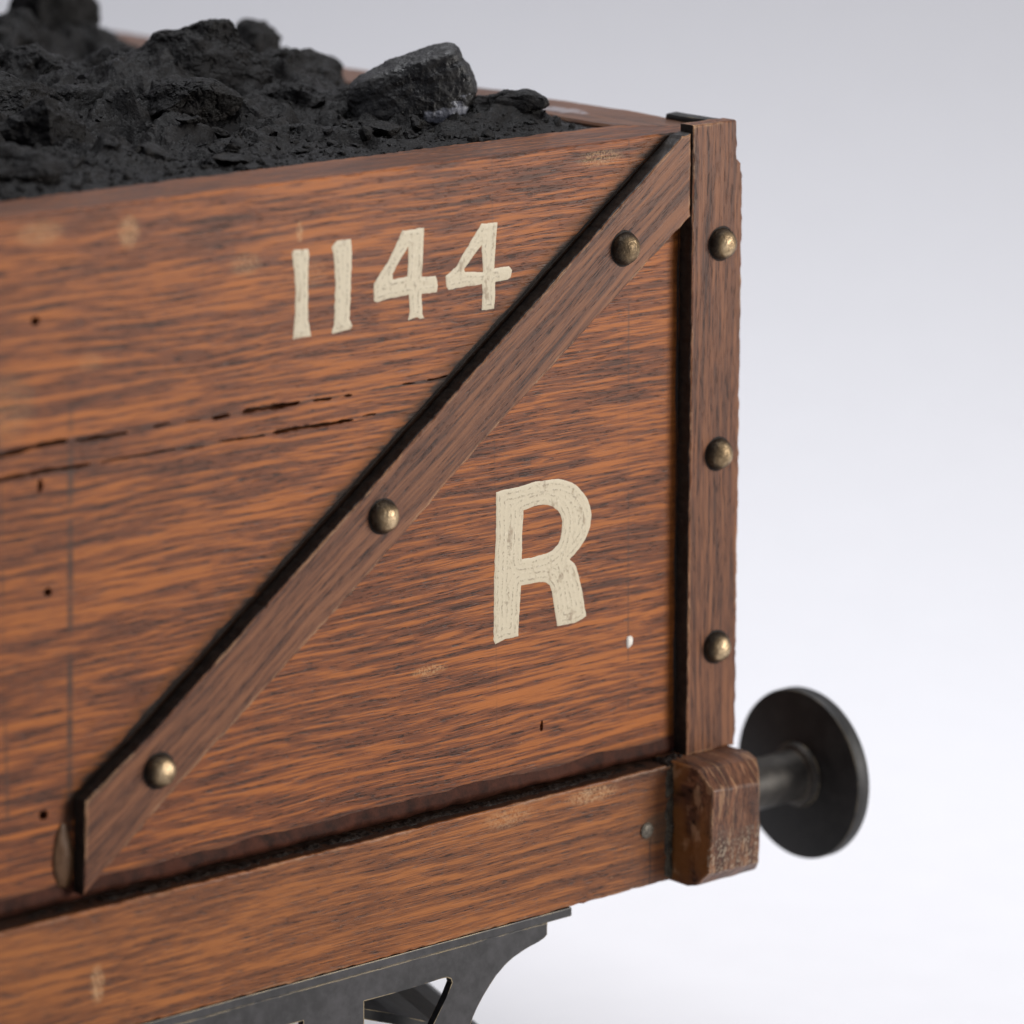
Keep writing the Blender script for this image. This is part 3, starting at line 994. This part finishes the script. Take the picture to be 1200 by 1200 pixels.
def crust(name, corner, du, dv, dn, nu, nv, height, mat, parent, seed):
    """uneven skin of dried dirt lying on a strip of surface"""
    c, du, dv, dn = (np.array(q, float) for q in (corner, du, dv, dn))
    u, v = np.meshgrid(np.linspace(0, 1, nu), np.linspace(0, 1, nv), indexing='ij')
    u, v = u.ravel(), v.ravel()
    P = c + u[:, None] * du + v[:, None] * dv
    h = 0.45 + 0.55 * fbm(P * 0.55, 4, seed) + 0.35 * ridged(P * 1.3, 3, seed + 4) * 0.5
    w = np.clip(np.minimum(v, 1 - v) * 4 + 0.5 * fbm(P * 0.4, 3, seed + 8), 0, 1) * np.clip(np.minimum(u, 1 - u) * 12, 0, 1)
    P = P + dn * (height * np.clip(h, 0.0, 2) * w - 0.25)[:, None]
    F = [(i * nv + j, (i + 1) * nv + j, (i + 1) * nv + j + 1, i * nv + j + 1) for i in range(nu - 1) for j in range(nv - 1)]
    o = link_mesh(name, P, F, mat, parent, smooth=True)
    sm = o.modifiers.new('Solidify', 'SOLIDIFY'); sm.thickness = 0.1 * MM
    return o


crust('dried_grime', (-13.0, -6.0, -178.6), (0, 0, 28.0), (2.9, 0, 0), (0, -1, 0), 160, 18, 0.9, M_grime, sill, 5)
crust('dried_grime', (-12.5, -6.4, -150.0), (7.5, 0, 0), (0, 6.6, 0), (0, 0, 1), 60, 40, 1.6, M_gunk, sill, 6)
crust('ledge_dirt', (-200, -3.4, -150.1), (188, 0, 0), (0, 3.6, 0), (0, 0, 1), 900, 14, 0.75, M_gunk, sill, 9)
nail = revolve('nail_head', [(0.3, 1.9), (-0.35, 1.9), (-0.75, 1.5), (-0.95, 0.8), (-1.0, 0.05)], M_nail, sill, (-18.8, -6.0, -164.8), axis='Y', seg=28)
tag(nail, 'dull flattened nail head near the end of the beam')

# buffer beam with hand-cut chamfers; its end grain faces the front
def beam(x0, x1, y0, y1, nm, seed):
    Z0, Z1 = -179.3, -149.6
    bm = bmesh.new()
    ring = []
    cx, cz, cy = 3.2, 5.0, 4.6
    s = np.sign(x1 - x0)
    prof = [(y0, [(x0 + s * .9, Z0 + 4.6), (x1 - s * 3.0, Z0 + 4.2), (x1 - s * 3.2, Z1 - 5.6), (x0 + s * 1.4, Z1 - 4.6)]),
            (y0 + 4.0, [(x0 - s * .1, Z0 + .9), (x1, Z0 + 1.0), (x1, Z1 - 1.0), (x0 + s * .3, Z1 - .4)]),
            (y0 + 7.0, [(x0, Z0), (x1, Z0), (x1, Z1), (x0, Z1)]),
            (y1 - 7.0, [(x0, Z0), (x1, Z0), (x1, Z1), (x0, Z1)]),
            (y1, [(x0 + s * 1, Z0 + 4.6), (x1 - s * 3.0, Z0 + 4.2), (x1 - s * 3.0, Z1 - 5.0), (x0 + s * 1, Z1 - 4.6)])]
    for y, q in prof:
        ring.append([bm.verts.new(Vector((a, y, b + H)) * MM) for a, b in q])
    for k in range(len(ring) - 1):
        for i in range(4):
            bm.faces.new((ring[k][i], ring[k][(i + 1) % 4], ring[k + 1][(i + 1) % 4], ring[k + 1][i]))
    bm.faces.new(ring[0]); bm.faces.new(ring[-1][::-1])
    bmesh.ops.recalc_face_normals(bm, faces=bm.faces)
    bmesh.ops.bevel(bm, geom=[e for e in bm.edges if e.calc_face_angle(0) > 0.25], offset=0.45 * MM, segments=2, affect='EDGES', profile=0.55)
    bmesh.ops.triangulate(bm, faces=bm.faces)
    for it in range(4):
        es = [e for e in bm.edges if e.calc_length() > 1.6 * MM and max(v.co.y for v in e.verts) < 40 * MM]
        if es: bmesh.ops.subdivide_edges(bm, edges=es, cuts=1)
        bmesh.ops.triangulate(bm, faces=bm.faces)
    P = np.array([v.co[:] for v in bm.verts]) / MM
    d = np.stack([fbm(P * 0.16, 4, seed + k) for k in range(3)], 1) * 0.26 * MM
    for v, q in zip(bm.verts, d): v.co += Vector(q)
    return from_bm(nm, bm, M_beam, wagon, smooth=False)


bb = beam(-10.4, 9.6, -18.2, YB + 18.2, 'buffer_beam', 71)
tag(bb, 'dark buffer beam with chamfered scuffed end grain')
beam(XL + 10.4, XL - 9.6, -18.2, YB + 18.2, 'buffer_beam', 73)


M_shank = iron_mat('bronzed_metal', (0.030, 0.026, 0.022), (0.075, 0.066, 0.055), 0.45, 0.52, 0.6)


def buffer(y, z, x0, sgn):
    b = revolve('buffer_head', [(x * sgn, r) for x, r in [(34.6, 0.01), (34.6, 20.7), (34.9, 21.3), (35.4, 21.5), (38.2, 21.5), (38.9, 21.2), (39.6, 18.5), (40.2, 12.0), (40.6, 6.0), (40.7, 0.01)]],
                M_black, wagon, (x0, y, z), seg=128)
    revolve('buffer_shank', [(x * sgn, r) for x, r in [(0, 9.5), (1.5, 9.5), (2.0, 6.6), (20, 6.3), (31.5, 6.3), (32.6, 6.6), (33.2, 7.7), (34.1, 8.1), (34.55, 8.3), (34.59, 7.0)]], M_shank, b, (x0, y, z), seg=64)
    return b


buffer(8.0, -166.3, 9.8, 1)
buffer(YB - 7.8, -166.0, 9.8, 1)

# dark iron corner strap wrapped over the end board
strap = block('corner_strap', 7.6, 11.2, 0.6, 18.0, -0.7, 1.25, M_black, wagon, bevel=0.7, jitter=0.25, cuts=3, seed=3)

# axle guard hung under the sole bar: flange, pierced plate
def axle_guard(mirror=0.0, y_sign=1, y0=-4.6):
    outline = [(-48.6, -181.6), (-48.7, -184.6), (-49.6, -185.3), (-52.5, -186.1), (-55.8, -186.8), (-59.1, -187.9), (-61.8, -189.3), (-64.3, -191.1), (-66.4, -193.1), (-68.3, -195.2), (-70.0, -197.4), (-71.4, -199.5),
               (-74.5, -206), (-78.5, -213), (-84, -220), (-90, -226), (-98, -230.5), (-104, -231.5), (-121.5, -231.5)]
    mid = -150.0
    full = outline + [(2 * mid - x, z) for x, z in outline[::-1]]
    hole = [(-103.8, -188.3), (-95.5, -188.4), (-88.0, -188.3), (-81.6, -188.1), (-79.3, -188.2), (-78.1, -188.8), (-77.8, -189.8), (-79.6, -193.1), (-81.8, -196.2), (-83.9, -199.2), (-88, -207), (-94, -215), (-100, -221), (-103.8, -223)]
    slot = [(-121.2, -188.9), (-121.3, -222), (-178.7, -222), (-178.7, -188.9)]
    holes = [hole, [(2 * mid - x, z) for x, z in hole[::-1]], slot]
    if mirror:
        full = [(mirror - x, z) for x, z in full]
        holes = [[(mirror - x, z) for x, z in h] for h in holes]
    o = slab('axle_guard', full, y0, y0 + 1.9 * y_sign, M_iron, wagon, holes=holes, bevel=0.14, step=1.2, jitter=0.10, seed=81)
    xs = [-41.8, -258.2] if not mirror else [mirror + 41.8, mirror + 258.2]
    ya, yb = sorted((y0 - 0.8 * y_sign, y0 + 16 * y_sign))
    block('flange', min(xs), max(xs), ya, yb, -181.3, -179.1, M_iron, o, bevel=0.25)
    return o


axle_guard()


def wheelset(x, nm='wheelset'):
    zc = -250.0 + 42.0
    for y, s in ((24.0, 1), (YB - 24.0, -1)):
        w = revolve('wheel', [(a * s, r) for a, r in [(0, 4), (0, 30), (1.5, 33), (0, 36), (0, 42), (9, 42.4), (10, 46), (13, 46), (13, 34), (9, 30), (9, 4)]], M_black, wagon, (x, y, zc), axis='Y', seg=72)
    revolve('axle', [(0, 3.5), (YB - 12.0, 3.5)], M_black, wagon, (x, 6.0, zc), axis='Y', seg=24)
    for y in (-9.0, YB - 1.0):
        block('axle_box', x - 13, x + 13, y, y + 10, zc - 13, zc + 15, M_black, wagon, bevel=1.5)


wheelset(-150.0)
wheelset(-330.0)

# curved brake strap behind the plate
V, F = [], []
arc = [(-125, -186.5), (-112, -190.5), (-100, -194.0), (-92.5, -196.4), (-84.9, -199.2), (-78, -202.2), (-72.1, -204.6), (-65, -206.6), (-58.0, -209.4), (-52, -214), (-48, -221), (-47, -229)]
for x, z in arc:
    for y, dz in ((9, 0), (40, 9.5), (40, 6), (9, -2.6)):
        V.append((x, y, z + dz))
for k in range(len(arc) - 1):
    for i in range(4):
        j = (i + 1) % 4
        F.append((4 * k + i, 4 * k + 4 + i, 4 * k + 4 + j, 4 * k + j))
F += [(0, 1, 2, 3), tuple(4 * len(arc) - 4 + i for i in (3, 2, 1, 0))]
bs = link_mesh('brake_strap', V, F, M_black, wagon)

# ------------------------------------------------------------------ the coal
# (label, x, y, base z, half width, half depth, height, turn, seed, detail)
CAM_TURN = math.atan2(-0.653, 0.758)
LUMPS = [
    ('big smooth coal boulder with whitish glaze at its base, nearest the corner', -41.2, 52.2, -2.0, 15.6, 10.5, 21.5, 0.0, 101, 6),
    ('tall rough coal lump with rounded peak in the middle of the load', -66.0, 104.0, 0.5, 20.0, 14.0, 21.0, 0.15, 102, 7),
    ('blurred dark coal lump rising highest at the far back of the load', -41.0, 203.0, -1.0, 12.5, 10.0, 24.0, 0.2, 103, 6),
    ('low dark coal lump leaning left of the tallest one at the back', -60.0, 190.0, -1.0, 10.0, 9.0, 14.5, 0.2, 104, 6),
    ('dark square coal lump just right of the rough peak', -17.0, 146.0, 0.0, 8.5, 8.0, 11.5, 0.1, 105, 6),
    ('small blurred coal lump beside the back rail', -14.5, 121.0, -2.0, 6.4, 5.0, 7.0, 0.0, 106, 5),
    ('small pale coal nugget between peak and back rail', -21.0, 128.0, -1.0, 3.2, 3.0, 8.5, 0.5, 107, 5),
    ('slab of coal with pale sloping face at the left edge', -101.0, 124.0, -1.0, 12.5, 9.0, 15.5, 0.35, 108, 6),
    ('jagged coal lump with dark hollow beneath, left of the peak', -90.0, 104.0, -0.5, 10.0, 8.0, 14.0, -0.2, 109, 6),
    ('flat topped coal lump overhanging a dark hole near the side board', -95.0, 71.0, 2.0, 11.5, 7.0, 9.5, 0.0, 110, 7),
    ('blurred grey coal block in the left foreground', -143.0, 60.0, -1.5, 10.0, 7.0, 13.5, 0.2, 111, 6),
    ('low coal lump lying closest to the side board at far left', -168.0, 36.0, -1.0, 11.0, 6.0, 8.5, 0.1, 112, 6),
    ('thin flat coal flake lying left of the glazed boulder', -60.0, 75.0, 0.5, 9.5, 6.5, 6.4, -0.1, 113, 6),
    ('coal piece filling the gap below the rough peak on its right', -42.0, 100.0, -1.0, 11.0, 8.0, 12.0, 0.4, 114, 6),
    ('shallow coal shard in front of the pale sloping slab', -112.0, 92.0, -1.0, 10.0, 6.0, 9.5, 0.3, 115, 6),
    ('angular coal lump behind the left foreground block', -129.0, 88.0, -1.0, 11.0, 8.0, 14.0, 0.6, 116, 6),
    ('crumbly low coal heap piece right of the glazed boulder', -27.0, 38.0, -2.5, 11.5, 6.5, 9.6, 0.1, 117, 7),
]


def coal_shape(hw, hd, h, seed, sub, rough=0.5, cut=(0.58, 0.90), planes=13):
    r = np.random.default_rng(seed)
    bm = bmesh.new()
    bmesh.ops.create_icosphere(bm, subdivisions=sub, radius=1)
    P = np.array([v.co[:] for v in bm.verts])
    F = [tuple(v.index for v in f.verts) for f in bm.faces]
    bm.free()
    D = P.copy()
    P = P * 1.28
    for k in range(planes):
        n = r.normal(size=3); n /= np.linalg.norm(n)
        if n[2] < -0.3: n[2] *= -1
        d = r.uniform(*cut)
        e = P @ n - d
        P = P - np.maximum(e, 0)[:, None] * n * 0.93
    P[:, 0] /= np.abs(P[:, 0]).max(); P[:, 1] /= np.abs(P[:, 1]).max()
    P[:, 2] = (P[:, 2] - P[:, 2].min()) / (P[:, 2].max() - P[:, 2].min())
    P = P * np.array([hw, hd, h])
    off = r.uniform(0, 50, 3)
    Q = P + off
    # bedding planes: stepped breaks across a tilted axis
    ax = np.array([0.25, 0.3, 0.9]); ax /= np.linalg.norm(ax)
    s = Q @ ax + 1.2 * fbm(Q * 0.12, 2, seed + 2)
    stepv = (vnoise(np.c_[s * 0.55, s * 0 + 3, s * 0], seed + 7))
    crack = np.clip(0.16 - np.abs(vnoise(Q * 0.21 + 0.6 * np.c_[fbm(Q * .5, 2, 1), fbm(Q * .5, 2, 2), fbm(Q * .5, 2, 3)], seed + 11)), 0, 1) / 0.16
    disp = (0.12 * hw * fbm(Q / (hw * 0.60), 3, seed) + rough * 0.70 * (ridged(Q * 0.26, 5, seed + 3) - 0.3) + 0.55 * rough * stepv
            + 0.22 * rough * fbm(Q * 1.3, 4, seed + 5) - 0.9 * rough * crack)
    return P + D * disp[:, None], F


def hero_shape(sub):
    """the boulder by the corner: long sloping top to the left, steep rounded right end, undercut base"""
    pts = [(-15.3, -4, 5.0), (-15.6, 2, 6.0), (-15.0, -3, 10.2), (-14.2, 4, 11.5), (-10.5, -5.5, 12.6), (-9, 4, 14.8), (-2, -6, 15.6), (0, 5, 18.0), (5, -6.2, 17.8), (6.0, 4, 20.4), (9.2, -5.2, 19.2), (10.2, 2, 20.2),
           (12.6, -6, 14.4), (13.8, 3, 14.6), (14.8, -4.5, 9.4), (15.1, 3, 8.6), (13.2, -7, 6.0), (4.0, -9.0, 6.0), (-6.0, -9.0, 4.6), (-12.6, -7.5, 3.0), (9.0, -7.0, 0.5), (0, -8.0, -.5), (-10, -7.5, -.8),
           (10, 7, 0), (-12, 7, 0), (0, 9, 8), (8, 8, 12), (-8, 8, 6)]
    C = np.array(pts, float)
    bm = bmesh.new()
    bmesh.ops.create_icosphere(bm, subdivisions=sub, radius=1)
    D = np.array([v.co[:] for v in bm.verts])
    F = [tuple(v.index for v in f.verts) for f in bm.faces]
    bm.free()
    hull = bmesh.new()
    for p in pts: hull.verts.new(p)
    bmesh.ops.convex_hull(hull, input=hull.verts)
    bmesh.ops.recalc_face_normals(hull, faces=hull.faces)
    c = np.array([0.0, 0.0, 8.5])
    acc = np.zeros(len(D))
    for f in hull.faces:
        n = np.array(f.normal); d = (np.array(f.verts[0].co) - c) @ n
        dn = D @ n
        t = np.where(dn > 1e-4, d / np.maximum(dn, 1e-4), 1e9)
        acc = acc + np.maximum(t, 1.0) ** -22.0      # soft minimum: broken corners slightly rounded
    hull.free()
    best = acc ** (-1 / 22.0) * 1.04
    P = c + D * best[:, None]
    Q = P + 31.0
    low = np.clip((5.0 - P[:, 2]) / 4.0, 0, 1) * np.clip((P[:, 0] + 2) / 8, 0, 1)
    ax = np.array([-0.42, 0.1, 0.9]); s = Q @ ax + 1.0 * fbm(Q * 0.12, 2, 4)
    disp = 0.40 * fbm(Q * 0.16, 3, 5) + 0.20 * ridged(Q * 0.35, 4, 6) + 0.16 * vnoise(np.c_[s * 0.6, s * 0, s * 0], 8) + 0.09 * fbm(Q * 1.6, 3, 9) - 0.6 * low
    return P + D * disp[:, None], F


M_glazed = coal_mat('coal_glazed', glaze=((9.6, -7.5, 3.6), 6.6))
for lab, x, y, z, hw, hd, h, turn, seed, sub in LUMPS:
    hero = seed == 101
    P, F = hero_shape(7) if hero else coal_shape(hw * 1.13, hd * 1.13, h * (1.0 if seed in (102, 103, 117) else 1.12), seed, sub)
    o = link_mesh('coal_lump', P, F, M_glazed if hero else M_coal, smooth=False, base=0.0)
    o.location = (x * MM, y * MM, (z + H) * MM)
    o.rotation_euler = (0, 0, CAM_TURN + turn)
    tag(o, lab, 'coal lump', 'coal lumps heaped in the wagon')

# fine coal between the lumps
gx = np.arange(XL + 19.0, -9.0, 0.75)
gy = np.arange(TH - 0.3, YB - TH + 0.6, 0.75)
X, Y = np.meshgrid(gx, gy, indexing='ij')
P = np.c_[X.ravel(), Y.ravel(), np.zeros(X.size)]
ed = np.minimum(np.minimum(P[:, 1] - TH, YB - TH - P[:, 1]), np.minimum(-9.0 - P[:, 0], P[:, 0] - XL - 19))
k = np.clip(ed / 22.0, 0, 1)
z = -1.3 + 2.4 * np.clip(ed / 70.0, 0, 1) + k * 1.6 * fbm(P * 0.05, 3, 3) + (0.18 + 0.9 * k) * ridged(P * 0.13, 4, 5) * 0.6 + (0.12 + 0.14 * k) * fbm(P * 0.75, 2, 6) + (0.05 + 0.28 * k) * (ridged(P * 0.36, 3, 26) - .3)
for _, x, y, zb, hw, hd, h, turn, seed, sub in LUMPS:
    s2 = ((P[:, 0] - x) ** 2 + (P[:, 1] - y) ** 2) / (hw * 1.25) ** 2
    if seed in (101, 110, 117): continue
    z = z + 0.24 * h * np.exp(-s2 * 0.9) * np.clip(ed / 8, 0, 1)
z = z + 4.6 * np.exp(-(((P[:, 0] + 25) / 9.0) ** 2 + ((P[:, 1] - 38) / 8.0) ** 2))


def cells(n, seed, amp, tilt):
    """broken facets: every cell is a small tilted plane"""
    r = np.random.default_rng(seed)
    c = np.c_[r.uniform(XL + 19, -9, n), r.uniform(TH, YB - TH, n)]
    h, t = r.uniform(-1, 1, n) * amp, r.normal(0, tilt, (n, 2))
    W = P[:, :2] + 0.9 * np.c_[fbm(P * 0.4, 2, seed), fbm(P * 0.4 + 40, 2, seed + 1)]
    out = np.empty(len(P))
    for i in range(0, len(P), 6000):
        w = W[i:i + 6000]
        d = w @ c.T * -2 + (c ** 2).sum(1)[None]
        j = d.argmin(1)
        out[i:i + 6000] = h[j] + ((w - c[j]) * t[j]).sum(1)
    return out


kk = np.clip((ed - 4) / 26.0, 0, 1)
cz = (cells(420, 5, 1.7, 0.24) + cells(1900, 6, 0.55, 0.22)).reshape(len(gx), len(gy))
for _ in range(5):
    cz = np.pad(cz, 1, mode='edge')
    cz = (cz[1:-1, 1:-1] * 2 + cz[:-2, 1:-1] + cz[2:, 1:-1] + cz[1:-1, :-2] + cz[1:-1, 2:]) / 6
z = z + kk * cz.ravel()
z = z + 5.0 * np.exp(-(((P[:, 0] + 85) / 45.0) ** 2 + ((P[:, 1] - 115) / 40.0) ** 2)) + k * 1.2 * ridged(P * 0.07, 5, 15)
z = z - np.clip(1 - ed / 3.0, 0, 1) * 0.5
P[:, 2] = z
nx, ny = len(gx), len(gy)
ii, jj = np.meshgrid(np.arange(nx - 1), np.arange(ny - 1), indexing='ij')
a = (ii * ny + jj).ravel()
bedF = np.c_[a, a + ny, a + ny + 1, a + 1]
V = [P]
F = bedF.tolist()
nv = len(P)
cr = np.random.default_rng(55)
bm = bmesh.new()
bmesh.ops.create_icosphere(bm, subdivisions=2, radius=1)
U = np.array([v.co[:] for v in bm.verts])
UF = np.array([[v.index for v in f.verts] for f in bm.faces])
bm.free()
Zg = z.reshape(nx, ny)
for q in range(5200):
    x, y = cr.uniform(-235, -11), cr.uniform(TH + .6, YB - TH - 1)
    if q % 3 == 0:
        x, y = cr.uniform(-205, -11), TH + .8 + abs(cr.normal(0, 22))
        if y > YB - TH - 1: continue
    e = min(y - TH, -9.0 - x)
    s = min(0.22 * (1 - cr.random()) ** -0.5, 1.5 if q % 40 else 3.6)
    if s > e * 0.55: s = max(.25, e * 0.45)
    zi = Zg[min(nx - 1, int((x - gx[0]) / .75)), min(ny - 1, int((y - gy[0]) / .75))]
    Q = U.copy() * 1.2
    for _ in range(7):
        n = cr.normal(size=3); n /= np.linalg.norm(n)
        ex = Q @ n - cr.uniform(.5, .85)
        Q = Q - np.maximum(ex, 0)[:, None] * n
    Q = Q * (s * cr.uniform(.6, 1.25, 3)) * np.array([1, 1, .8]) + np.array([x, y, zi + 0.15 * s])
    V.append(Q)
    F += (UF + nv).tolist()
    nv += len(U)
for q in range(90):
    x, y = cr.uniform(-205, -16), TH + 10 + abs(cr.normal(0, 55))
    if y > YB - TH - 6: continue
    hw = min(1.9 * (1 - cr.random()) ** -0.45, 6.5)
    Q, QF = coal_shape(hw, hw * cr.uniform(.5, .9), hw * cr.uniform(.5, .95), 300 + q, 4, rough=0.22, cut=(0.38, 0.8), planes=9)
    t = cr.uniform(0, 6.28); c_, s_ = math.cos(t), math.sin(t)
    tl = cr.uniform(-.5, .5)
    Q = np.c_[Q[:, 0] * c_ - Q[:, 1] * s_, Q[:, 0] * s_ + Q[:, 1] * c_, Q[:, 2] + tl * Q[:, 0]]
    zi = Zg[min(nx - 1, int((x - gx[0]) / .75)), min(ny - 1, int((y - gy[0]) / .75))]
    V.append(Q + np.array([x, y, zi - hw * 0.28]))
    F += (np.array(QF) + nv).tolist()
    nv += len(Q)
V = np.concatenate(V)
bed = link_mesh('coal_slack', V, F, M_coal, base=H)
tag(bed, 'fine black coal dust and crumbs filling the wagon up to its rim', 'coal dust', kind='stuff')
